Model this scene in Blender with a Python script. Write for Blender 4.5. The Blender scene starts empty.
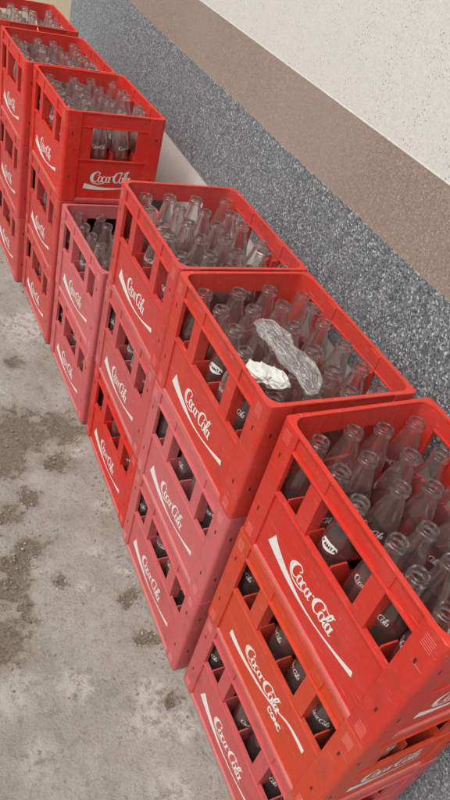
import bpy, bmesh, math, random
from mathutils import Vector, Matrix, noise

random.seed(11)
scn = bpy.context.scene
COL = scn.collection
R = math.radians

# ------------------------------------------------------------------ scene / camera / light
scn.view_settings.view_transform = 'Standard'
scn.view_settings.look = 'None'
scn.view_settings.gamma = 1.0
scn.view_settings.use_curve_mapping = False
scn.view_settings.exposure = -0.13
scn.render.engine = 'CYCLES'
scn.cycles.max_bounces = 22
scn.cycles.transmission_bounces = 20
scn.cycles.transparent_max_bounces = 24
scn.cycles.use_denoising = True
scn.cycles.sample_clamp_indirect = 4.0

world = bpy.data.worlds.new("World")
scn.world = world
world.use_nodes = True
wn = world.node_tree
wn.nodes.clear()
sky = wn.nodes.new('ShaderNodeTexSky')
sky.sky_type = 'NISHITA'
sky.sun_disc = False
sky.sun_elevation = R(58)
sky.sun_rotation = R(250)
sky.air_density = 1.0
sky.dust_density = 6.0
sky.ozone_density = 0.6
hs = wn.nodes.new('ShaderNodeHueSaturation')
hs.inputs['Saturation'].default_value = 0.22
bg = wn.nodes.new('ShaderNodeBackground')
bg.inputs['Strength'].default_value = 0.15
wo = wn.nodes.new('ShaderNodeOutputWorld')
wn.links.new(sky.outputs[0], hs.inputs['Color'])
wn.links.new(hs.outputs[0], bg.inputs['Color'])
wn.links.new(bg.outputs[0], wo.inputs['Surface'])

sl = bpy.data.lights.new('sun', 'SUN')
sl.energy = 1.15
sl.angle = R(20)
sl.color = (1.0, 0.95, 0.86)
so = bpy.data.objects.new('sun', sl)
COL.objects.link(so)
sun_dir = Vector((0.52, -0.02, -0.84))
so.rotation_euler = sun_dir.to_track_quat('-Z', 'Y').to_euler()
so.location = (-4, -2, 6)

cam = bpy.data.cameras.new('camera')
co = bpy.data.objects.new('camera', cam)
COL.objects.link(co)
cam.sensor_fit = 'VERTICAL'
cam.sensor_height = 36.0
cam.lens = 660.3555 / 800 * 36.0
cam.clip_start = 0.01
cam.clip_end = 500
rr, dd, ff = Vector((0.8823, -0.4072, 0.2359)), Vector((-0.0969, -0.6478, -0.7557)), Vector((0.4605, 0.6439, -0.6110))
co.matrix_world = Matrix(((rr.x, -dd.x, -ff.x, -0.6324), (rr.y, -dd.y, -ff.y, -0.4617), (rr.z, -dd.z, -ff.z, 1.6471), (0, 0, 0, 1)))
scn.camera = co

# ------------------------------------------------------------------ material helpers
def mat(name):
    m = bpy.data.materials.new(name)
    m.use_nodes = True
    nt = m.node_tree
    return m, nt, nt.nodes['Principled BSDF'], nt.nodes['Material Output']

def N(nt, typ, **kw):
    n = nt.nodes.new(typ)
    for k, v in kw.items():
        if hasattr(n, k):
            setattr(n, k, v)
        else:
            n.inputs[k.replace('_', ' ')].default_value = v
    return n

def tex(nt, vec, scale, detail=4, rough=0.55, dist=0.0):
    n = nt.nodes.new('ShaderNodeTexNoise')
    n.inputs['Scale'].default_value = scale
    n.inputs['Detail'].default_value = detail
    n.inputs['Roughness'].default_value = rough
    n.inputs['Distortion'].default_value = dist
    nt.links.new(vec, n.inputs['Vector'])
    return n

def ramp(nt, fac, stops, interp='LINEAR'):
    n = nt.nodes.new('ShaderNodeValToRGB')
    n.color_ramp.interpolation = interp
    e = n.color_ramp.elements
    while len(e) < len(stops):
        e.new(0.5)
    for k, (p, c) in enumerate(stops):
        e[k].position = p
        e[k].color = tuple(c) + (1,) if not isinstance(c, (int, float)) else (c, c, c, 1)
    nt.links.new(fac, n.inputs['Fac'])
    return n.outputs['Color']

def mix(nt, fac, a, b, blend='MIX'):
    n = nt.nodes.new('ShaderNodeMix')
    n.data_type = 'RGBA'
    n.blend_type = blend
    for s, v in ((0, fac), (6, a), (7, b)):
        if isinstance(v, (int, float)):
            n.inputs[s].default_value = v
        elif isinstance(v, tuple):
            n.inputs[s].default_value = v + (1,)
        else:
            nt.links.new(v, n.inputs[s])
    return n.outputs[2]

def mth(nt, op, a, b=0.0):
    n = nt.nodes.new('ShaderNodeMath')
    n.operation = op
    for s, v in ((0, a), (1, b)):
        if isinstance(v, (int, float)):
            n.inputs[s].default_value = v
        else:
            nt.links.new(v, n.inputs[s])
    return n.outputs[0]

def bump(nt, h, strength, dist, bsdf):
    n = nt.nodes.new('ShaderNodeBump')
    n.inputs['Strength'].default_value = strength
    n.inputs['Distance'].default_value = dist
    nt.links.new(h, n.inputs['Height'])
    nt.links.new(n.outputs[0], bsdf.inputs['Normal'])

def worldpos(nt):
    return nt.nodes.new('ShaderNodeNewGeometry').outputs['Position']

# ------------------------------------------------------------------ crate plastic (colour comes from each crate)
def plastic(name, worn=0.0):
    m, nt, b, o = mat(name)
    oi = nt.nodes.new('ShaderNodeObjectInfo')
    pos = worldpos(nt)
    base = oi.outputs['Color']
    n1 = tex(nt, pos, 7, 4, 0.6)
    fade = ramp(nt, n1.outputs['Fac'], [(0.42, 0.0), (0.72, 0.17 + worn * 0.5)])
    c = mix(nt, fade, base, (0.50, 0.16, 0.15))
    n2 = tex(nt, pos, 60, 5, 0.7)
    c = mix(nt, ramp(nt, n2.outputs['Fac'], [(0.54, 0.0), (0.80, 0.20 + worn)]), c, (0.44, 0.24, 0.21))
    # fine scuffs running along the mouldings
    mp = nt.nodes.new('ShaderNodeMapping')
    mp.inputs['Scale'].default_value = (90, 9, 240)
    nt.links.new(pos, mp.inputs['Vector'])
    n3 = tex(nt, mp.outputs[0], 1.0, 3, 0.6)
    c = mix(nt, ramp(nt, n3.outputs['Fac'], [(0.60, 0.0), (0.74, 0.13 + worn * 0.6)]), c, (0.55, 0.32, 0.30))
    mp2 = nt.nodes.new('ShaderNodeMapping')
    mp2.inputs['Rotation'].default_value = (0.6, 0.3, 0.2)
    mp2.inputs['Scale'].default_value = (300, 22, 300)
    nt.links.new(pos, mp2.inputs['Vector'])
    n6 = tex(nt, mp2.outputs[0], 1.0, 2, 0.5)
    c = mix(nt, ramp(nt, n6.outputs['Fac'], [(0.67, 0.0), (0.74, 0.50)]), c, (0.62, 0.38, 0.35))
    n4 = tex(nt, pos, 18, 4, 0.65)
    c = mix(nt, ramp(nt, n4.outputs['Fac'], [(0.54, 0.0), (0.72, 0.34)]), c, (0.16, 0.05, 0.04))
    if worn:
        c = mix(nt, worn * 0.45, c, (0.62, 0.40, 0.38))
    nt.links.new(c, b.inputs['Base Color'])
    nt.links.new(ramp(nt, n2.outputs['Fac'], [(0.3, 0.38), (0.7, 0.6)]), b.inputs['Roughness'])
    b.inputs['Specular IOR Level'].default_value = 0.3
    bump(nt, n2.outputs['Fac'], 0.25, 0.0006, b)
    return m

M_PLASTIC = plastic('crate_plastic')
M_WORN = plastic('crate_plastic_scuffed', 0.55)

def plain(name, col, rough=0.6, var=0.12, scale=60):
    m, nt, b, o = mat(name)
    pos = worldpos(nt)
    n = tex(nt, pos, scale, 4, 0.6)
    c = mix(nt, ramp(nt, n.outputs['Fac'], [(0.35, 0.0), (0.7, 1.0)]), tuple(x * (1 - var) for x in col), tuple(min(1, x * (1 + var)) for x in col))
    nt.links.new(c, b.inputs['Base Color'])
    b.inputs['Roughness'].default_value = rough
    return m

def print_mat():
    m, nt, b, o = mat('white_print')
    pos = worldpos(nt)
    n = tex(nt, pos, 130, 5, 0.75)
    w = ramp(nt, n.outputs['Fac'], [(0.54, 0.0), (0.68, 0.75)])
    n2 = tex(nt, pos, 11, 4, 0.6)
    w = mth(nt, 'MULTIPLY', w, ramp(nt, n2.outputs['Fac'], [(0.40, 0.25), (0.66, 1.0)]))
    c = mix(nt, w, (0.80, 0.76, 0.73), (0.60, 0.22, 0.20))
    nt.links.new(c, b.inputs['Base Color'])
    b.inputs['Roughness'].default_value = 0.55
    return m
M_PRINT = print_mat()
M_SLOT_SHADE = plain('slot_shade_paint', (0.07, 0.016, 0.014), 0.8)  # dark colour stands in for the shade inside the post slots
M_LABEL = plain('bottle_enamel', (0.78, 0.77, 0.75), 0.5)
M_INK = plain('dark_enamel', (0.05, 0.03, 0.03), 0.5)

def glass_mat():
    m, nt, b, o = mat('dusty_glass')
    b.inputs['Base Color'].default_value = (0.998, 0.995, 0.988, 1)
    b.inputs['Transmission Weight'].default_value = 1.0
    b.inputs['IOR'].default_value = 1.50
    b.inputs['Roughness'].default_value = 0.02
    tr = nt.nodes.new('ShaderNodeBsdfTransparent')
    tr.inputs['Color'].default_value = (0.99, 0.985, 0.98, 1)
    m1 = nt.nodes.new('ShaderNodeMixShader')
    m1.inputs[0].default_value = 0.08
    nt.links.new(b.outputs[0], m1.inputs[1])
    nt.links.new(tr.outputs[0], m1.inputs[2])
    df = nt.nodes.new('ShaderNodeBsdfDiffuse')
    df.inputs['Color'].default_value = (0.90, 0.77, 0.73, 1)
    ms = nt.nodes.new('ShaderNodeMixShader')
    n = tex(nt, worldpos(nt), 55, 5, 0.7)
    f = ramp(nt, n.outputs['Fac'], [(0.38, 0.012), (0.62, 0.034), (0.80, 0.095)])
    nt.links.new(f, ms.inputs[0])
    nt.links.new(m1.outputs[0], ms.inputs[1])
    nt.links.new(df.outputs[0], ms.inputs[2])
    nt.links.new(ms.outputs[0], o.inputs['Surface'])
    return m
M_GLASS = glass_mat()

def film_mat():
    m, nt, b, o = mat('clear_film')
    tr = nt.nodes.new('ShaderNodeBsdfTransparent')
    tr.inputs['Color'].default_value = (0.96, 0.96, 0.955, 1)
    b.inputs['Base Color'].default_value = (0.84, 0.83, 0.80, 1)
    b.inputs['Roughness'].default_value = 0.14
    b.inputs['Specular IOR Level'].default_value = 1.0
    tc = nt.nodes.new('ShaderNodeTexCoord')
    mp = nt.nodes.new('ShaderNodeMapping')
    mp.inputs['Scale'].default_value = (70, 9, 70)
    nt.links.new(tc.outputs['Object'], mp.inputs['Vector'])
    n1 = tex(nt, mp.outputs[0], 1.0, 2, 0.5, 1.5)
    d = mth(nt, 'ABSOLUTE', mth(nt, 'SUBTRACT', n1.outputs['Fac'], 0.5))
    crease = ramp(nt, d, [(0.0, 0.60), (0.022, 0.14), (0.07, 0.0)])
    bump(nt, d, 0.5, 0.008, b)
    lw = nt.nodes.new('ShaderNodeLayerWeight')
    lw.inputs['Blend'].default_value = 0.35
    f = ramp(nt, lw.outputs['Facing'], [(0.0, 0.06), (0.4, 0.10), (0.75, 0.34), (1.0, 0.85)])
    ms = nt.nodes.new('ShaderNodeMixShader')
    nt.links.new(mth(nt, 'MAXIMUM', f, crease), ms.inputs[0])
    nt.links.new(tr.outputs[0], ms.inputs[1])
    nt.links.new(b.outputs[0], ms.inputs[2])
    nt.links.new(ms.outputs[0], o.inputs['Surface'])
    return m
M_FILM = film_mat()

# ------------------------------------------------------------------ terrazzo / washed pebble bands
def chips(name, stops, scale, big_stops=None, big_scale=0, wash=None, rough=0.6, bumpd=0.0015):
    m, nt, b, o = mat(name)
    pos = worldpos(nt)
    wob = tex(nt, pos, scale * 0.8, 2)
    va = nt.nodes.new('ShaderNodeVectorMath')
    va.operation = 'MULTIPLY_ADD'
    nt.links.new(wob.outputs['Color'], va.inputs[0])
    va.inputs[1].default_value = (0.006, 0.006, 0.006)
    nt.links.new(pos, va.inputs[2])
    v = nt.nodes.new('ShaderNodeTexVoronoi')
    v.inputs['Scale'].default_value = scale
    nt.links.new(va.outputs[0], v.inputs['Vector'])
    sep = nt.nodes.new('ShaderNodeSeparateColor')
    nt.links.new(v.outputs['Color'], sep.inputs[0])
    c = ramp(nt, sep.outputs[0], stops, 'CONSTANT')
    h = v.outputs['Distance']
    if big_stops:
        v2 = nt.nodes.new('ShaderNodeTexVoronoi')
        v2.inputs['Scale'].default_value = big_scale
        nt.links.new(va.outputs[0], v2.inputs['Vector'])
        s2 = nt.nodes.new('ShaderNodeSeparateColor')
        nt.links.new(v2.outputs['Color'], s2.inputs[0])
        pick = mth(nt, 'GREATER_THAN', s2.outputs[0], big_stops[0])
        near = mth(nt, 'LESS_THAN', v2.outputs['Distance'], big_stops[1])
        size = mth(nt, 'MULTIPLY', pick, near)
        tone = ramp(nt, s2.outputs[1], big_stops[2])
        c = mix(nt, size, c, tone)
    if wash:
        n = tex(nt, pos, 3.5, 5, 0.6)
        c = mix(nt, ramp(nt, n.outputs['Fac'], [(0.3, 0.0), (0.75, wash[1])]), c, wash[0])
        n = tex(nt, pos, 1.1, 3, 0.6)
        c = mix(nt, ramp(nt, n.outputs['Fac'], [(0.4, 0.0), (0.7, wash[1])]), c, wash[2], 'MIX')
    nt.links.new(c, b.inputs['Base Color'])
    b.inputs['Roughness'].default_value = rough
    bump(nt, h, 0.5, bumpd, b)
    return m

M_GREY = chips('grey_washed_granite',
               [(0.0, (0.05, 0.058, 0.067)), (0.18, (0.115, 0.128, 0.140)), (0.42, (0.20, 0.217, 0.231)), (0.66, (0.30, 0.318, 0.330)), (0.84, (0.43, 0.452, 0.462)), (0.93, (0.72, 0.735, 0.735))],
               235, wash=((0.235, 0.254, 0.270), 0.30, (0.205, 0.222, 0.240)), bumpd=0.0009)
M_BROWN = chips('brown_washed_granite',
                [(0.0, (0.235, 0.165, 0.13)), (0.22, (0.32, 0.23, 0.185)), (0.55, (0.385, 0.288, 0.235)), (0.82, (0.45, 0.35, 0.295)), (0.95, (0.58, 0.50, 0.43))],
                360, wash=((0.33, 0.25, 0.195), 0.55, (0.42, 0.34, 0.285)), bumpd=0.0006)
M_WHITE = chips('white_speckled_terrazzo',
                [(0.0, (0.64, 0.63, 0.585)), (0.25, (0.73, 0.72, 0.675)), (0.7, (0.79, 0.78, 0.735)), (0.92, (0.68, 0.67, 0.63))],
                300, (0.60, 0.24, [(0.0, (0.09, 0.09, 0.09)), (0.5, (0.30, 0.29, 0.275)), (1.0, (0.52, 0.50, 0.46))]), 135,
                wash=((0.75, 0.74, 0.69), 0.4, (0.73, 0.715, 0.665)), rough=0.5, bumpd=0.0004)
M_STRIP = plain('divider_strip', (0.72, 0.69, 0.62), 0.5)
M_PLASTER = plain('beige_plaster', (0.50, 0.41, 0.28), 0.8, 0.10, 9)

# ------------------------------------------------------------------ concrete ground
MUD = [(-.2815, .7363, .055), (-.335, .700, .05), (-.3679, .612, .06), (-.3405, .5491, .032), (-.41, .46, .075), (-.2306, .6084, .022), (-.0671, .4949, .032),
       (-.0514, .3671, .030), (-.2147, 1.2365, .12), (-.075, 1.2386, .09), (-.2459, .9302, .04), (-.3321, .8756, .05), (-.13, 1.07, .05), (-.30, 1.12, .09),
       (-.045, .19, .022), (-.16, 1.62, .04)]
CHALK = [(-.0683, 1.8594, .10), (-.10, 1.80, .06), (-.0926, .2274, .040), (-.128, .16, .05), (-.1063, .6844, .026), (-.3854, .1491, .05), (-.17, .56, .022), (-.05, .60, .02),
         (-.06, .12, .05), (-.27, .30, .04), (-.42, .33, .06), (-.045, 1.10, .02), (-.02, .85, .03), (-.128, -.01, .05)]

def ground_mat():
    m, nt, b, o = mat('stained_concrete')
    pos = worldpos(nt)
    warp = tex(nt, pos, 15, 7, 0.72)
    va = nt.nodes.new('ShaderNodeVectorMath')
    va.operation = 'MULTIPLY_ADD'
    nt.links.new(warp.outputs['Color'], va.inputs[0])
    va.inputs[1].default_value = (0.10, 0.10, 0)
    nt.links.new(pos, va.inputs[2])
    off = nt.nodes.new('ShaderNodeVectorMath')
    off.operation = 'ADD'
    nt.links.new(va.outputs[0], off.inputs[0])
    off.inputs[1].default_value = (-0.05, -0.05, 0)
    flat = nt.nodes.new('ShaderNodeVectorMath')
    flat.operation = 'MULTIPLY'
    nt.links.new(off.outputs[0], flat.inputs[0])
    flat.inputs[1].default_value = (1, 1, 0)
    def blobs(lst, soft):
        acc = None
        for x, y, r in lst:
            d = nt.nodes.new('ShaderNodeVectorMath')
            d.operation = 'DISTANCE'
            nt.links.new(flat.outputs[0], d.inputs[0])
            d.inputs[1].default_value = (x, y, 0)
            mr = nt.nodes.new('ShaderNodeMapRange')
            mr.inputs['From Min'].default_value = r * (1 + soft)
            mr.inputs['From Max'].default_value = r * (1 - soft)
            nt.links.new(d.outputs['Value'], mr.inputs['Value'])
            acc = mr.outputs[0] if acc is None else mth(nt, 'MAXIMUM', acc, mr.outputs[0])
        return acc
    n1 = tex(nt, pos, 5.5, 7, 0.68)
    c = ramp(nt, n1.outputs['Fac'], [(0.30, (0.270, 0.258, 0.220)), (0.43, (0.350, 0.338, 0.298)), (0.56, (0.402, 0.390, 0.348)), (0.70, (0.475, 0.462, 0.415))])
    n2 = tex(nt, pos, 38, 6, 0.75)
    c = mix(nt, ramp(nt, n2.outputs['Fac'], [(0.34, 0.50), (0.46, 0.0), (0.60, 0.0), (0.72, 0.5)]), c, mix(nt, ramp(nt, n2.outputs['Fac'], [(0.5, 0.0), (0.56, 1.0)]), (0.155, 0.14, 0.115), (0.50, 0.485, 0.45)))
    n3 = tex(nt, pos, 170, 4, 0.7)
    c = mix(nt, ramp(nt, n3.outputs['Fac'], [(0.30, 0.5), (0.48, 0.0), (0.60, 0.0), (0.72, 0.35)]), c, mix(nt, ramp(nt, n3.outputs['Fac'], [(0.5, 0.0), (0.51, 1.0)]), (0.14, 0.12, 0.10), (0.60, 0.57, 0.52)))
    ch = mth(nt, 'MULTIPLY', blobs(CHALK, 0.30), ramp(nt, n2.outputs['Fac'], [(0.44, 0.0), (0.54, 0.85)]))
    c = mix(nt, ch, c, (0.53, 0.515, 0.475))
    field = mth(nt, 'ADD', blobs(MUD, 0.85), mth(nt, 'MULTIPLY', mth(nt, 'SUBTRACT', n2.outputs['Fac'], 0.5), 1.5))
    nb = tex(nt, pos, 13, 6, 0.7)
    field = mth(nt, 'ADD', field, mth(nt, 'MULTIPLY', mth(nt, 'SUBTRACT', nb.outputs['Fac'], 0.5), 1.3))
    film = ramp(nt, field, [(0.22, 0.0), (0.60, 0.55)])
    c = mix(nt, film, c, (0.235, 0.195, 0.130))
    mudm = ramp(nt, field, [(0.52, 0.0), (0.80, 0.9)])
    mud = mth(nt, 'MULTIPLY', mudm, ramp(nt, n3.outputs['Fac'], [(0.35, 1.0), (0.75, 0.6)]))
    c = mix(nt, mud, c, mix(nt, ramp(nt, n3.outputs['Fac'], [(0.35, 0.0), (0.65, 1.0)]), (0.070, 0.055, 0.031), (0.190, 0.152, 0.095)))
    # broad brown film of dried mud
    n5 = tex(nt, pos, 2.3, 5, 0.6)
    c = mix(nt, ramp(nt, n5.outputs['Fac'], [(0.46, 0.0), (0.68, 0.36)]), c, (0.235, 0.20, 0.14))
    # small dark pits
    v = nt.nodes.new('ShaderNodeTexVoronoi')
    v.inputs['Scale'].default_value = 26
    nt.links.new(flat.outputs[0], v.inputs['Vector'])
    s = nt.nodes.new('ShaderNodeSeparateColor')
    nt.links.new(v.outputs['Color'], s.inputs[0])
    pit = mth(nt, 'MULTIPLY', mth(nt, 'GREATER_THAN', s.outputs[0], 0.80), mth(nt, 'LESS_THAN', v.outputs['Distance'], 0.10))
    c = mix(nt, mth(nt, 'MULTIPLY', pit, 0.7), c, (0.07, 0.058, 0.045))
    nt.links.new(c, b.inputs['Base Color'])
    rg = ramp(nt, mud, [(0.0, 0.85), (1.0, 0.62)])
    nt.links.new(rg, b.inputs['Roughness'])
    h = mth(nt, 'ADD', n2.outputs['Fac'], mth(nt, 'MULTIPLY', n3.outputs['Fac'], 0.45))
    h = mth(nt, 'SUBTRACT', h, mth(nt, 'MULTIPLY', mudm, mth(nt, 'MULTIPLY', n2.outputs['Fac'], 0.9)))
    bump(nt, h, 0.9, 0.010, b)
    return m
M_GROUND = ground_mat()

# ------------------------------------------------------------------ mesh helpers
def link(name, me, parent=None, mats=(), smooth=False):
    if isinstance(me, bmesh.types.BMesh):
        bm = me
        me = bpy.data.meshes.new(name)
        bm.to_mesh(me)
        bm.free()
        for m in mats:
            me.materials.append(m)
        if smooth:
            me.polygons.foreach_set('use_smooth', [True] * len(me.polygons))
    o = bpy.data.objects.new(name, me)
    COL.objects.link(o)
    if parent:
        o.parent = parent
    return o

def tag(o, label, cat, group=None, kind=None):
    if label:
        o['label'] = label
    if cat:
        o['category'] = cat
    if group:
        o['group'] = group
    if kind:
        o['kind'] = kind

def box(bm, lo, hi, bev=0.0, mi=0):
    t = bmesh.new()
    bmesh.ops.create_cube(t, size=1)
    for v in t.verts:
        v.co = Vector([(lo[k] + hi[k]) / 2 + v.co[k] * (hi[k] - lo[k]) for k in range(3)])
    if bev:
        bmesh.ops.bevel(t, geom=t.edges[:], offset=bev, segments=2, profile=0.6, affect='EDGES')
    for f in t.faces:
        f.material_index = mi
    merge(bm, t)

def merge(bm, t):
    bmesh.ops.recalc_face_normals(t, faces=t.faces[:])
    me = bpy.data.meshes.new('t')
    t.to_mesh(me)
    t.free()
    bm.from_mesh(me)
    bpy.data.meshes.remove(me)

def lathe(bm, prof, seg=28, mi=0, closed=False):
    rings = []
    for r, z in prof:
        if r < 1e-5:
            rings.append([bm.verts.new((0, 0, z))])
        else:
            rings.append([bm.verts.new((r * math.cos(2 * math.pi * k / seg), r * math.sin(2 * math.pi * k / seg), z)) for k in range(seg)])
    for a, b in zip(rings, rings[1:]):
        for k in range(seg):
            k2 = (k + 1) % seg
            if len(a) == 1:
                vs = (a[0], b[k2], b[k])
            elif len(b) == 1:
                vs = (a[k], a[k2], b[0])
            else:
                vs = (a[k], a[k2], b[k2], b[k])
            bm.faces.new(vs).material_index = mi

def spline(pts, n=7):
    out = []
    P = [pts[0]] + list(pts) + [pts[-1]]
    for i in range(1, len(P) - 2):
        for k in range(n):
            t = k / n
            q = []
            for c in range(3):
                p0, p1, p2, p3 = P[i - 1][c], P[i][c], P[i + 1][c], P[i + 2][c]
                q.append(0.5 * (2 * p1 + (p2 - p0) * t + (2 * p0 - 5 * p1 + 4 * p2 - p3) * t * t + (3 * p1 - p0 - 3 * p2 + p3) * t ** 3))
            out.append(q)
    out.append(list(pts[-1]))
    return out

def ribbon(bm, pts, fn, lift, mi, n=7):
    s = spline(pts, n)
    L_, R_ = [], []
    for i, (x, y, w) in enumerate(s):
        a, b = s[max(0, i - 1)], s[min(len(s) - 1, i + 1)]
        dx, dy = b[0] - a[0], b[1] - a[1]
        l = math.hypot(dx, dy) or 1
        nx, ny = -dy / l, dx / l
        w = w / 2
        L_.append(bm.verts.new(fn(x + nx * w, y + ny * w, lift)))
        R_.append(bm.verts.new(fn(x - nx * w, y - ny * w, lift)))
    for i in range(len(s) - 1):
        try:
            bm.faces.new((L_[i], R_[i], R_[i + 1], L_[i + 1])).material_index = mi
        except ValueError:
            pass

# ------------------------------------------------------------------ the script lettering, in units of one tenth of its width
def oval(cx, cy, rx, ry, w0, w1):
    pts = []
    for k in range(13):
        a = math.pi * 0.45 + 2 * math.pi * k / 12
        pts.append((cx + rx * math.cos(a), cy + ry * math.sin(a), w0 + (w1 - w0) * abs(math.cos(a))))
    return pts

def big_c(dx):
    return [(2.02 + dx, 1.75, .10), (2.30 + dx, 1.98, .20), (2.38 + dx, 2.42, .26), (2.02 + dx, 2.74, .20), (1.48 + dx, 2.72, .26), (0.92 + dx, 2.25, .44),
            (0.58 + dx, 1.45, .60), (0.68 + dx, 0.62, .54), (1.15 + dx, 0.14, .34), (1.72 + dx, 0.18, .20), (2.18 + dx, 0.62, .10)]

def small_a(dx):
    return [oval(4.72 + dx, 0.82, .40, .74, .12, .36),
            [(5.30 + dx, 1.66, .30), (5.18 + dx, .95, .34), (5.18 + dx, .32, .28), (5.40 + dx, .08, .16), (5.62 + dx, .34, .08)]]

STROKES = [big_c(0),
           [(0.95, 2.62, .06), (0.42, 2.15, .16), (0.12, 1.35, .20), (0.32, 0.45, .18), (1.05, -.22, .22), (2.2, -.46, .26), (3.3, -.34, .24), (4.1, .02, .14), (4.35, .3, .06)],
           oval(2.72, .84, .46, .76, .13, .40),
           [(4.02, 1.30, .20), (3.82, 1.58, .20), (3.50, 1.42, .24), (3.28, .86, .38), (3.44, .26, .30), (3.86, .10, .16), (4.25, .48, .08)]]
STROKES += small_a(0)
STROKES += [[(5.62, 1.62, .24), (5.78, 1.66, .28), (5.98, 1.74, .24)],
            big_c(5.78),
            [(7.28, 2.74, .18), (7.93, 2.92, .20), (8.63, 2.62, .18), (9.18, 2.60, .18), (9.78, 2.95, .22), (10.2, 3.22, .12)],
            oval(8.38, .84, .46, .76, .13, .40),
            [(8.85, 0.55, 0.1), (9.32, 1.35, 0.18), (9.72, 2.35, 0.22), (9.8, 3.0, 0.22), (9.52, 3.15, 0.22), (9.28, 2.5, 0.32), (9.12, 1.3, 0.42), (9.18, 0.38, 0.36), (9.46, 0.08, 0.18), (9.76, 0.45, 0.1)]]
STROKES += small_a(5.3)

def lettering(bm, fn, mi, lift0=0.0004, n=6, wt=1.0):
    for k, s in enumerate(STROKES):
        ribbon(bm, [(x + y * 0.10 - 0.1, y, w * wt) for x, y, w in s], fn, lift0 + 0.00003 * k, mi, n)

BLOCK = {'C': [[(1, 1.2), (.8, 1.5), (.3, 1.5), (0, 1.1), (0, .4), (.3, 0), (.8, 0), (1, .3)]], 'O': [[(.5, 1.5), (0, 1.1), (0, .4), (.5, 0), (1, .4), (1, 1.1), (.5, 1.5)]],
         'N': [[(0, 0), (0, 1.5)], [(0, 1.5), (1, 0)], [(1, 0), (1, 1.5)]], 'F': [[(0, 0), (0, 1.5)], [(0, 1.5), (.9, 1.5)], [(0, .8), (.7, .8)]],
         'A': [[(0, 0), (.5, 1.5)], [(.5, 1.5), (1, 0)], [(.2, .5), (.8, .5)]], 'T': [[(.5, 0), (.5, 1.5)], [(0, 1.5), (1, 1.5)]]}

def block_text(bm, word, x0, y0, h, fn, mi, lift, w=0.34):
    s = h / 1.5
    for i, ch in enumerate(word):
        for k, st in enumerate(BLOCK[ch]):
            ribbon(bm, [(x0 + (i * 1.42 + x) * s, y0 + y * s, w * s) for x, y in st], fn, lift + 0.00003 * (k + 1), mi, 3)

# ------------------------------------------------------------------ crate
L, W, H, HP = 0.47, 0.3515, 0.3100, 0.3115

def side_map(side):
    def f(u0, u1, d0, d1, z0, z1):
        if side == 'front':
            a, b = (d0, -u1, z0), (d1, -u0, z1)
        elif side == 'rear':
            a, b = (W - d1, u0, z0), (W - d0, u1, z1)
        elif side == 'near':
            a, b = (W / 2 + u0, -L / 2 + d0, z0), (W / 2 + u1, -L / 2 + d1, z1)
        else:
            a, b = (W / 2 - u1, L / 2 - d1, z0), (W / 2 - u0, L / 2 - d0, z1)
        return a, b
    return f

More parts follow.
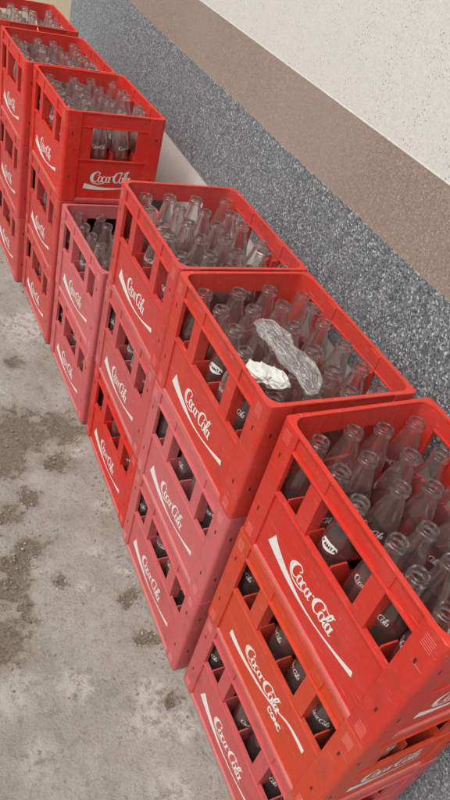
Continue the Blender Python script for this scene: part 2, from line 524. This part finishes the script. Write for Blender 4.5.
def crate_body():
    bm = bmesh.new()
    def corner(cx, cy, sx, sy):
        r, t, q, a, b = 0.011, 0.0106, 0.026, 0.0552, 0.0545
        pts = [(a, 0)]
        for k in range(7):
            w = math.pi * 1.5 - k * math.pi / 12
            pts.append((r + r * math.cos(w), r + r * math.sin(w)))
        pts += [(0, b), (t, b)]
        for k in range(7):
            w = math.pi + k * math.pi / 12
            pts.append((t + q + q * math.cos(w), t + q + q * math.sin(w)))
        pts.append((a, t))
        tb = bmesh.new()
        lo = [tb.verts.new((cx + sx * x, cy + sy * y, 0.0)) for x, y in pts]
        hi = [tb.verts.new((cx + sx * x, cy + sy * y, H)) for x, y in pts]
        n = len(pts)
        tb.faces.new(lo)
        tb.faces.new(hi)
        for k in range(n):
            tb.faces.new((lo[k], lo[(k + 1) % n], hi[(k + 1) % n], hi[k]))
        bmesh.ops.recalc_face_normals(tb, faces=tb.faces[:])
        eds = [e for e in tb.edges if e.calc_face_angle(0) > R(40)]
        bmesh.ops.bevel(tb, geom=eds, offset=0.0016, segments=2, profile=0.6, affect='EDGES')
        merge(bm, tb)
    corner(0, -L / 2, 1, 1)
    corner(W, -L / 2, -1, 1)
    corner(0, L / 2, 1, -1)
    corner(W, L / 2, -1, -1)
    for s in ('front', 'rear'):
        f = side_map(s)
        B = lambda u0, u1, d0, d1, z0, z1, bev=0.0, mi=0: box(bm, *f(u0, u1, d0, d1, z0, z1), bev, mi)
        B(-.182, .182, .0056, .0100, .2700, .3070)                     # rail
        B(-.1815, .1815, .0009, .0103, .3050, .3102, .0013)            # rim lip
        B(-.1815, .1815, -.0008, .0130, .2668, .2722, .0012)            # ledge under the rail
        B(-.1815, .1815, .0004, .0098, .0004, .0105, .0014, 1)         # scuffed bottom flange
        B(-.1815, .1815, -.0004, .0126, .1600, .1655, .0012)            # top flange of the panel
        if s == 'rear':
            B(-.182, .182, .0056, .0098, .0100, .1610)
        for c in (-.094, .094):
            B(c - .0185, c + .0185, .0022, .0135, .1650, .3054, .0010)
            B(c - .0180, c - .0150, .0130, .030, .150, .2640)
            B(c + .0150, c + .0180, .0130, .030, .150, .2640)
        for u in (-.208, .208):
            for z0 in (.270, .012):
                for k in range(6):
                    B(u - .011, u + .011, -.0009, .001, z0 + k * .0046, z0 + k * .0046 + .0011, 0, 1)
            for z in (.237, .0895):
                B(u - .0022, u + .0022, -.0004, .001, z - .0055, z + .0055, .0, 2)  # post slots: raised dark boxes with the slot's shade painted in, nothing cut
    for s in ('near', 'far'):
        f = side_map(s)
        B = lambda u0, u1, d0, d1, z0, z1, bev=0.0, mi=0: box(bm, *f(u0, u1, d0, d1, z0, z1), bev, mi)
        B(-.1215, .1215, .0040, .0100, .2610, .3070)
        B(-.1210, .1210, .0009, .0103, .3050, .3102, .0013)
        B(-.1210, .1210, .0008, .0090, .2595, .2635, .0010)
        for q in (-1, 1):
            u0, u1 = sorted((q * .081, q * .1215))
            B(u0, u1, .0040, .0102, .1500, .2605)
        B(-.1210, .1210, .0006, .0088, .0004, .0105, .0014, 1)
        B(-.1210, .1210, .0008, .0090, .1470, .1520, .0010)
        if s == 'far':
            B(-.1215, .1215, .0050, .0098, .0100, .1480)
        for u in (-.09, .09):
            B(u - .0008, u + .0008, .0095, .0112, .262, .3045)
        for u in (-.150, .150):
            for z in (.237, .0895):
                B(u - .0022, u + .0022, -.0004, .001, z - .0055, z + .0055, .0, 2)  # same painted slot shade on the end posts, no recess
    box(bm, (.006, -L / 2 + .006, .0045), (W - .006, L / 2 - .006, .0125))
    me = bpy.data.meshes.new('crate_body')
    bm.to_mesh(me)
    bm.free()
    for m in (M_PLASTIC, M_WORN, M_SLOT_SHADE):
        me.materials.append(m)
    return me

def crate_dividers():
    bm = bmesh.new()
    def plate(horizontal, c, a0, a1):
        e, lo_, hi_, t_ = .034, .150, .1735, .0015
        if horizontal:
            hi_ += .0014
        pts = [(a0, .012), (a1, .012), (a1, hi_), (a1 - e, hi_), (a1 - e - .016, lo_), (a0 + e + .016, lo_), (a0 + e, hi_), (a0, hi_)]
        tb = bmesh.new()
        ring = lambda o: [tb.verts.new((p, c + o, z) if horizontal else (c + o, p, z)) for p, z in pts]
        A, B_ = ring(-t_), ring(t_)
        tb.faces.new(A)
        tb.faces.new(B_)
        for k in range(len(pts)):
            q = (k + 1) % len(pts)
            tb.faces.new((A[k], A[q], B_[q], B_[k]))
        bmesh.ops.triangulate(tb, faces=[f for f in tb.faces if len(f.verts) > 4])
        merge(bm, tb)
    for x in (.0950, .17575, .2565):
        plate(False, x, -L / 2 + .0102, L / 2 - .0102)
    for k in range(5):
        plate(True, (k - 2) * .0755, .0101, W - .0101)
    me = bpy.data.meshes.new('crate_dividers')
    bm.to_mesh(me)
    bm.free()
    me.materials.append(M_PLASTIC)
    return me

SWOOSH = [(-.1462, .0725, .0345), (-.128, .0648, .0270), (-.098, .0560, .0205), (-.065, .0492, .0150), (-.030, .0452, .0085), (.005, .0450, .0050), (.045, .0492, .0040), (.085, .0570, .0058), (.118, .0650, .0095), (.141, .0712, .0125)]
SWOOSH_OLD = [(-.141, .0590, .0200), (-.115, .0560, .0165), (-.080, .0560, .0125), (-.045, .0600, .0095), (-.005, .0665, .0075), (.035, .0780, .0045), (.070, .0950, .0040), (.098, .1080, .0075), (.128, .1115, .0110), (.153, .1110, .0130)]
SWOOSH_END = [(-.092, .0570, .0190), (-.074, .0535, .0170), (-.045, .0500, .0120), (-.010, .0485, .0075), (.030, .0505, .0045), (.062, .0545, .0030), (.09, .0600, .0020)]

def front_panel(old=False):
    bm = bmesh.new()
    box(bm, (.0056, -.182, .0098), (.0098, .182, .1610))
    def fn(x, y, d):
        return (.0056 - d, -x, y)
    ribbon(bm, SWOOSH_OLD if old else SWOOSH, fn, .0003, 1, 8)
    s = .0137
    zt = .0800 if old else .0690
    u0 = -.0830 if old else -.0785
    lettering(bm, lambda x, y, d: fn(u0 + x * s, zt + y * s * (.92 if old else 1.0), d), 1)
    if old:
        block_text(bm, 'CONC', .040, .0560, .0135, fn, 1, .0004, .42)
    me = bpy.data.meshes.new('front_panel')
    bm.to_mesh(me)
    bm.free()
    me.materials.append(M_PLASTIC)
    me.materials.append(M_PRINT)
    return me

def end_panel():
    bm = bmesh.new()
    box(bm, (W / 2 - .1213, -L / 2 + .0050, .0098), (W / 2 + .1213, -L / 2 + .0098, .1480))
    def fn(x, y, d):
        return (W / 2 + x, -L / 2 + .0050 - d, y)
    ribbon(bm, SWOOSH_END, fn, .0003, 1, 8)
    s = .0137
    lettering(bm, lambda x, y, d: fn(-.072 + x * s, .0715 + y * s, d), 1)
    me = bpy.data.meshes.new('end_panel')
    bm.to_mesh(me)
    bm.free()
    me.materials.append(M_PLASTIC)
    me.materials.append(M_PRINT)
    return me

ME_BODY, ME_DIV = crate_body(), crate_dividers()
ME_FRONT, ME_FRONT_OLD, ME_END = front_panel(), front_panel(True), end_panel()

# (x, y, yaw) of the front-bottom edge's middle of each stack, nearest first
STACKS = [(0, 0, 0), (-.0153, .4925, -.0195), (.0010, .9717, -.0265), (-.0036, 1.4681, .0132), (-.0143, 1.9561, .0096), (-.0446, 2.4335, .0084), (-.0424, 2.9961, -.0002)]
RED, BRIGHT, ORANGE = (0.62, 0.030, 0.016), (0.65, 0.022, 0.011), (0.60, 0.054, 0.018)
PINK, ROSE, DULL = (0.59, 0.128, 0.132), (0.55, 0.094, 0.094), (0.55, 0.050, 0.042)
G = 'stacked red bottle crates along the wall'
CRATES = [
    (0, 2, RED, 'bright red plastic crate full of bottles, on top of the nearest stack'),
    (0, 1, ORANGE, 'orange-red crate with small extra lettering below its logo, middle of nearest stack'),
    (0, 0, ROSE, 'faded rose crate on the floor at the bottom of the nearest stack'),
    (1, 2, (0.60, 0.042, 0.025), 'red crate holding a white tissue and crumpled plastic bag among its bottles'),
    (1, 1, PINK, 'faded pink crate directly under the red crate with the white tissue'),
    (1, 0, (0.57, 0.112, 0.114), 'faded pink crate on the floor, two below the crate with white tissue'),
    (2, 2, (0.58, 0.047, 0.038), 'top red crate of third stack, white wall showing through its rear windows'),
    (2, 1, ROSE, 'dusty rose crate sandwiched between two redder crates in the third stack'),
    (2, 0, (0.61, 0.028, 0.017), 'strong red crate on the floor beneath the dusty rose crate'),
    (3, 1, PINK, 'faded pink open crate on top of the low two-crate stack'),
    (3, 0, (0.57, 0.112, 0.114), 'faded pink floor crate of the low two-crate stack'),
    (4, 2, BRIGHT, 'bright red crate showing its whole short end above the low stack'),
    (4, 1, DULL, 'dull red middle crate of the tall stack just beyond the low stack'),
    (4, 0, (0.54, 0.075, 0.064), 'faded floor crate of the tall stack just beyond the low stack'),
    (5, 2, (0.63, 0.034, 0.022), 'red crate with a thin straw among its bottles, topping the second farthest stack'),
    (5, 1, DULL, 'dull red middle crate of the second farthest stack'),
    (5, 0, (0.54, 0.075, 0.064), 'faded red floor crate of the second farthest stack'),
    (6, 2, (0.63, 0.034, 0.022), 'farthest red crate, only its rim and bottle necks in view'),
    (6, 1, DULL, 'middle crate of the farthest stack, hidden behind nearer crates'),
    (6, 0, DULL, 'floor crate of the farthest stack, hidden behind nearer crates'),
]
proto = None
SPOT = {}
for si, lv, colr, lab in CRATES:
    x, y, yaw = STACKS[si]
    rnd = random.Random(si * 10 + lv)
    top = 1 if si == 3 else 2
    if lv != top:
        x += rnd.uniform(-.0025, .0025)
        y += rnd.uniform(-.003, .003)
        yaw += rnd.uniform(-.008, .008)
    if proto is None:
        root = bpy.data.objects.new('bottle_crate', None)
        COL.objects.link(root)
        parts = [link('body', ME_BODY, root), link('bottle_dividers', ME_DIV, root), link('front_panel', ME_FRONT, root), link('end_panel', ME_END, root)]
        proto = (root, parts)
    else:
        root = proto[0].copy()
        COL.objects.link(root)
        parts = []
        for p in proto[1]:
            c = p.copy()
            COL.objects.link(c)
            c.parent = root
            parts.append(c)
    parts[2].data = ME_FRONT_OLD if (si, lv) == (0, 1) else ME_FRONT
    root.location = (x, y, lv * HP)
    root.rotation_euler = (0, 0, yaw)
    root['label'] = lab
    root['category'] = 'crate'
    root['group'] = G
    for p in parts:
        p.color = colr + (1,)
    SPOT[(si, lv)] = Matrix.Translation((x, y, lv * HP)) @ Matrix.Rotation(yaw, 4, 'Z')

# ------------------------------------------------------------------ bottles
OUT = [(0, .004), (.012, .0045), (.022, .001), (.0285, .0), (.0318, .0025), (.0332, .009), (.0335, .030), (.0335, .060), (.0326, .078), (.0317, .096), (.0322, .114), (.0332, .132),
       (.0335, .150), (.0334, .166), (.0328, .181), (.0314, .195), (.0290, .208), (.0260, .221), (.0232, .233), (.0205, .244), (.0184, .254), (.0170, .2605), (.0166, .2625),
       (.0192, .2634), (.0201, .2655), (.0202, .2712), (.0192, .2732), (.0181, .2735), (.0184, .2745), (.0184, .2765), (.0174, .2785), (.0158, .2790)]
INN = [(.0136, .2780), (.0130, .2745), (.0130, .2600), (.0143, .2530), (.0163, .2420), (.0190, .2310), (.0224, .2195), (.0260, .2065), (.0289, .1935), (.0307, .1805), (.0316, .1655), (.0317, .150),
       (.0314, .132), (.0304, .114), (.0299, .096), (.0308, .078), (.0317, .060), (.0317, .030), (.0308, .012), (.0270, .0070), (.012, .0085), (0, .0088)]
def bottle_mesh():
    bm = bmesh.new()
    slim = lambda r, z: r * (.955 if z < .2 else .945)
    lathe(bm, [(slim(r, z), z) for r, z in OUT + INN], 32)
    bmesh.ops.recalc_face_normals(bm, faces=bm.faces[:])
    me = bpy.data.meshes.new('bottle')
    bm.to_mesh(me)
    bm.free()
    me.materials.append(M_GLASS)
    me.polygons.foreach_set('use_smooth', [True] * len(me.polygons))
    return me

def radius_at(z):
    for (r0, z0), (r1, z1) in zip(OUT[3:], OUT[4:]):
        if z0 <= z <= z1:
            return (r0 + (r1 - r0) * (z - z0) / max(1e-6, z1 - z0)) * .955
    return .031

def wrap(z_mid, a0):
    def fn(x, y, d):
        z = z_mid + y
        r = radius_at(z) + .0003 + d
        a = a0 + x / .031
        return (r * math.cos(a), r * math.sin(a), z)
    return fn

def script_label():
    bm = bmesh.new()
    s = .0045
    f = wrap(.174, 0)
    lettering(bm, lambda x, y, d: f((x - 5.4) * s, y * s, d), 0, 0.0, 4, .62)
    me = bpy.data.meshes.new('script_label')
    bm.to_mesh(me)
    bm.free()
    me.materials.append(M_LABEL)
    return me

def patch_label():
    bm = bmesh.new()
    f = wrap(.176, 0)
    ribbon(bm, [(-.0185, .0015, .004), (-.0165, .001, .013), (-.012, .0015, .019), (-.004, .001, .022), (.005, .0015, .020), (.012, .002, .017), (.0165, .003, .011), (.0185, .003, .004)], f, .0002, 0, 8)
    block_text(bm, 'FANTA', -.0150, -.0025, .0072, f, 1, .0005, .42)
    me = bpy.data.meshes.new('patch_label')
    bm.to_mesh(me)
    bm.free()
    me.materials.append(M_LABEL)
    me.materials.append(M_INK)
    return me

ME_BOTTLE, ME_SCRIPT, ME_PATCH = bottle_mesh(), script_label(), patch_label()
CX = [.0546, .1354, .2162, .2970]
ORD = ['first', 'second', 'third', 'fourth', 'fifth', 'sixth']
WHERE = {(0, 2): "nearest stack's top crate", (0, 1): "nearest stack's middle crate", (0, 0): "nearest stack's floor crate",
         (1, 2): 'crate with white tissue', (1, 1): 'first crate under tissue', (1, 0): 'second crate under tissue',
         (2, 2): "third stack's top crate", (2, 1): "third stack's middle crate", (2, 0): "third stack's floor crate",
         (3, 1): "low stack's top crate", (3, 0): "low stack's floor crate",
         (4, 2): "fifth stack's top crate", (4, 1): "fifth stack's middle crate", (4, 0): "fifth stack's floor crate",
         (5, 2): "sixth stack's top crate", (5, 1): "sixth stack's middle crate", (5, 0): "sixth stack's floor crate", (6, 2): 'farthest crate'}
bproto = None
TILT = {(1, 2, 3, 0): (.10, .02), (2, 2, 3, 3): (.07, .05), (1, 2, 2, 1): (-.05, .05)}
for si, lv, colr, lab in CRATES:
    if si == 6 and lv < 2:
        continue
    top = 1 if si == 3 else 2
    cols = range(4) if lv == top else (range(2) if si < 3 else range(1))
    for i in cols:
        for j in range(6):
            rnd = random.Random(si * 1000 + lv * 100 + i * 10 + j)
            fanta = (si, lv, i, j) in {(0, 2, 0, 2), (1, 2, 0, 2)}
            print_on = si < 3 or (si == 4 and lv == 2) or (si == 3 and i < 2)
            if bproto is None:
                b = link('glass_bottle', ME_BOTTLE)
                l = link('printed_label', ME_SCRIPT, b)
                bproto = (b, l)
            else:
                b = bproto[0].copy()
                COL.objects.link(b)
                l = None
                if print_on:
                    l = bproto[1].copy()
                    COL.objects.link(l)
                    l.parent = b
            if fanta:
                l.data = ME_PATCH
            tx, ty = TILT.get((si, lv, i, j), (rnd.gauss(0, .026), rnd.gauss(0, .026)))
            px, py = CX[i] + rnd.uniform(-.003, .003), (2.5 - j) * .0755 + rnd.uniform(-.0016, .0016)
            face = math.pi + (rnd.uniform(-.5, .5) if fanta or (i == 0 and rnd.random() < .6) else rnd.uniform(-2.2, 2.2))
            if si == 4 and j == 5 and lv == 2:
                face = -math.pi / 2 + rnd.uniform(-.4, .4)
            b.matrix_world = SPOT[(si, lv)] @ Matrix.Translation((px, py, .0128)) @ Matrix.Rotation(tx, 4, 'X') @ Matrix.Rotation(ty, 4, 'Y') @ Matrix.Rotation(face, 4, 'Z') @ Matrix.Diagonal((1, 1, 1 + rnd.uniform(-.012, .006), 1))
            row = ORD[5 - j]
            if fanta:
                b['label'] = 'bottle with white FANTA patch, third row from far end, ' + WHERE[(si, lv)]
            elif lv == top:
                b['label'] = 'empty bottle, %s row from near end, %s from front, %s' % (row, ORD[i], WHERE[(si, lv)])
            else:
                b['label'] = 'empty bottle, %s row from near end, %s from front, %s' % (row, ORD[i], WHERE[(si, lv)])
            b['category'] = 'bottle'
            b['group'] = 'empty glass bottles standing in the crates'

# ------------------------------------------------------------------ litter lying in the crates
def crumple(bm, amp, sc, seed):
    for v in bm.verts:
        p = v.co * sc + Vector((seed, seed * 1.7, 0))
        v.co += noise.noise_vector(p) * amp + noise.noise_vector(p * 2.7) * amp * .45

bm = bmesh.new()
NU, NV = 90, 72
rings = []
for i in range(NU + 1):
    u = i / NU
    env = min(1.0, (u / .10) ** .5 if u > 0 else 0) * min(1.0, ((1 - u) / .16) ** .6 if u < 1 else 0)
    sag = .006 * math.sin(u * 9.0) - .012 * max(0, u - .8) * 5 - .006 * max(0, .15 - u) * 6
    side = .010 * math.sin(u * 3.4 + .4) + .004 * noise.noise(Vector((u * 7, 2.2, 0)))
    row = []
    for k in range(NV):
        a = 2 * math.pi * k / NV
        cx, sx = math.cos(a), math.sin(a)
        fold = 1 - abs(noise.noise(Vector((cx * 2.6, sx * 2.6, u * 3.0)))) * 1.5
        fold2 = 1 - abs(noise.noise(Vector((cx * 5.5 + 4, sx * 5.5, u * 8.0)))) * 1.4
        r = (.50 + .50 * fold + .18 * fold2) * (1 + .22 * noise.noise(Vector((u * 6, 8.1, 0))))
        row.append(bm.verts.new((side + cx * .0265 * r * (.30 + .70 * env), u * .236, sag + sx * .0165 * r * (.25 + .75 * env))))
    rings.append(row)
for p, q in zip(rings, rings[1:]):
    for k in range(NV):
        bm.faces.new((p[k], p[(k + 1) % NV], q[(k + 1) % NV], q[k]))
pet = link('plastic_bag', bm, None, (M_FILM,), True)
pet.location = (.089, .284, .9370)
pet.rotation_euler = (R(1.5), 0, R(-2))
tag(pet, 'crumpled clear plastic bag draped across glass bottle necks beside white tissue', 'plastic bag')

bm = bmesh.new()
rq = random.Random(3)
for ox, oy, oz, sx_, sy_, sz_ in ((-.018, .012, .004, .022, .030, .015), (.012, -.010, .002, .024, .033, .013), (.004, .006, -.004, .030, .038, .011)):
    t = bmesh.new()
    bmesh.ops.create_icosphere(t, subdivisions=3, radius=1)
    for v in t.verts:
        n_ = v.co.normalized()
        r = 1 + .30 * (abs(noise.noise(n_ * 1.9 + Vector((ox * 90, 3, 1)))) * 2 - .6) 
        v.co = Vector((n_.x * sx_ * r + ox, n_.y * sy_ * r + oy, n_.z * sz_ * r + oz))
        v.co += Vector((rq.uniform(-1, 1), rq.uniform(-1, 1), rq.uniform(-1, 1))) * .0013
    merge(bm, t)
ti = link('paper_tissue', bm, None, (plain('tissue_paper', (0.62, 0.61, 0.57), 0.9, 0.05),), False)
ti.location = (.0285, .3500, .9280)
ti.rotation_euler = (0, R(6), R(12))
ti.scale = (1.0, 1.0, 1.0)
tag(ti, 'crumpled white tissue lying on bottle necks beside crumpled clear plastic bag', 'tissue')

bm = bmesh.new()
box(bm, (-.012, -.002, -.055), (.012, .002, .055), .001)
for v in bm.verts:
    v.co.y += .006 * math.sin(v.co.z * 40)
cs = link('card_strip', bm, None, (plain('card_strip_paper', (0.72, 0.68, 0.58), 0.8, 0.06),))
cp = SPOT[(2, 2)] @ Vector((.268, -.105, .232))
cs.location = cp
cs.rotation_euler = (R(8), R(10), R(-35))
tag(cs, 'cream card strip standing between bottles near the wall side of third stack', 'card strip')

bm = bmesh.new()
lathe(bm, [(0, 0), (.0022, 0), (.0022, .21), (0, .21)], 10)
st = link('drinking_straw', bm, None, (plain('straw_plastic', (0.66, 0.40, 0.24), 0.5),), False)
p0, p1 = Vector((.1390, 2.600, .800)), Vector((.1240, 2.790, .945))
st.matrix_world = Matrix.Translation(p0) @ (p1 - p0).to_track_quat('Z', 'X').to_matrix().to_4x4() @ Matrix.Diagonal((1, 1, 1.14, 1))
tag(st, 'thin pale orange straw leaning out of the bottles in a far crate', 'straw')

# ------------------------------------------------------------------ wall
X0, K, Y0, Y1 = 0.43, 0.052, -2.4, 4.05
ang = math.atan(K)
wall = bpy.data.objects.new('terrazzo_wall', None)
COL.objects.link(wall)
wall.location = (X0 - K * .35, 0, 0)
wall.rotation_euler = (0, 0, -ang)
tag(wall, 'long wall with white, grey and brown speckled stone bands behind the crates', 'wall')
def slab(name, z0, z1, mt, proud=0.0, wavy=False, y0=Y0, y1=Y1):
    bm = bmesh.new()
    if not wavy:
        box(bm, (-proud, y0, z0), (.25, y1, z1), .0008 if proud else 0)
    else:
        n = 700
        rows = []
        for k in range(n + 1):
            y = y0 + (y1 - y0) * k / n
            e = noise.noise(Vector((y * 9, 3.3, 0))) * .004 + noise.noise(Vector((y * 70, 1.3, 0))) * .0028
            q = min(1.0, max(0.0, (y - 2.20) / .25))
            zb = z0 - .15 * q * q * (3 - 2 * q)
            rows.append([bm.verts.new(c) for c in ((-proud, y, zb), (-proud, y, z1 + e), (.20, y, z1 + e), (.20, y, zb))])
        for p, q in zip(rows, rows[1:]):
            for k in range(3):
                bm.faces.new((p[k], p[k + 1], q[k + 1], q[k]))
        bm.faces.new(rows[0])
        bm.faces.new(rows[-1])
        bmesh.ops.recalc_face_normals(bm, faces=bm.faces[:])
    return link(name, bm, wall, (mt,))
slab('skirting', -.05, .520, M_GREY, .006)
slab('lower_band', .520, .7515, M_WHITE)
slab('edge_strip', .7515, .7545, M_STRIP, .001)
slab('granite_band', .7545, 1.0720, M_GREY, .0022, True)
slab('brown_band', .7600, 1.2610, M_BROWN)
slab('divider_strip', 1.2610, 1.2645, M_STRIP, .0008)
slab('upper_band', 1.2645, 3.2, M_WHITE)

pier = bpy.data.objects.new('plaster_wall', None)
COL.objects.link(pier)
pier.location = wall.location
pier.rotation_euler = wall.rotation_euler
tag(pier, 'plain beige plaster wall beyond the end of the speckled stone bands', 'wall')
bm = bmesh.new()
box(bm, (.03, Y1 + .002, -.05), (.25, 8.0, 3.2))
link('plaster_face', bm, pier, (M_PLASTER,))

# ------------------------------------------------------------------ ground
def axis(lo, hi, step, ends):
    out = [e for e in ends if e < lo]
    v = lo
    while v < hi:
        out.append(v)
        v += step
    return out + [e for e in ends if e >= hi]
xs = axis(-.75, .55, .011, [-60, -20, -6, -2.5, -1.2, .7, 1.2, 3, 10, 40])
ys = axis(-.5, 3.2, .013, [-60, -20, -6, -2, -1, 4, 5, 8, 20, 60])
bm = bmesh.new()
grid = []
for x in xs:
    col_ = []
    for y in ys:
        z = 0.0
        if -1 < x < .6 and -.8 < y < 4:
            p = Vector((x, y, 0))
            z = noise.noise(p * 5) * .003 + noise.noise(p * 19) * .0022 + noise.noise(p * 47) * .0012
            for mx, my, mr in MUD:
                q = ((x - mx) ** 2 + (y - my) ** 2) / (mr * mr)
                if q < 4:
                    z -= math.exp(-q * 1.6) * min(.010, mr * .2) * (.7 + noise.noise(p * 60))
        z -= .0035
        col_.append(bm.verts.new((x, y, min(z, -.0004) if x > -.03 else z)))
    grid.append(col_)
for i in range(len(xs) - 1):
    for j in range(len(ys) - 1):
        bm.faces.new((grid[i][j], grid[i + 1][j], grid[i + 1][j + 1], grid[i][j + 1]))
g = link('ground', bm, None, (M_GROUND,), True)
g['kind'] = 'structure'

# crumbs of concrete and grit
bm = bmesh.new()
rnd = random.Random(5)
for k in range(900):
    if k >= 520:
        x, y = -.006 - abs(rnd.gauss(0, .012)), rnd.uniform(-.25, 2.9)
        x += -.016 if y < .73 else (0 if y < 2.2 else -.05)
        if .25 < y < .73:
            x -= .004
    elif rnd.random() < .55:
        mx, my, mr = rnd.choice(MUD)
        x, y = rnd.gauss(mx, mr * .8), rnd.gauss(my, mr * .8)
    else:
        x, y = rnd.uniform(-.7, -.02), rnd.uniform(-.2, 2.6)
    if x > -.012:
        continue
    s = rnd.choice((.0012, .0016, .0022, .003, .0045)) * rnd.uniform(.7, 1.3)
    t = bmesh.new()
    bmesh.ops.create_icosphere(t, subdivisions=1, radius=s)
    for v in t.verts:
        v.co *= rnd.uniform(.65, 1.2)
        v.co.z *= .6
        v.co += Vector((x, y, -.001))
    merge(bm, t)
gr = link('grit', bm, None, (plain('grit_stone', (0.30, 0.265, 0.215), 0.9, 0.6, 25),), False)
gr['kind'] = 'stuff'
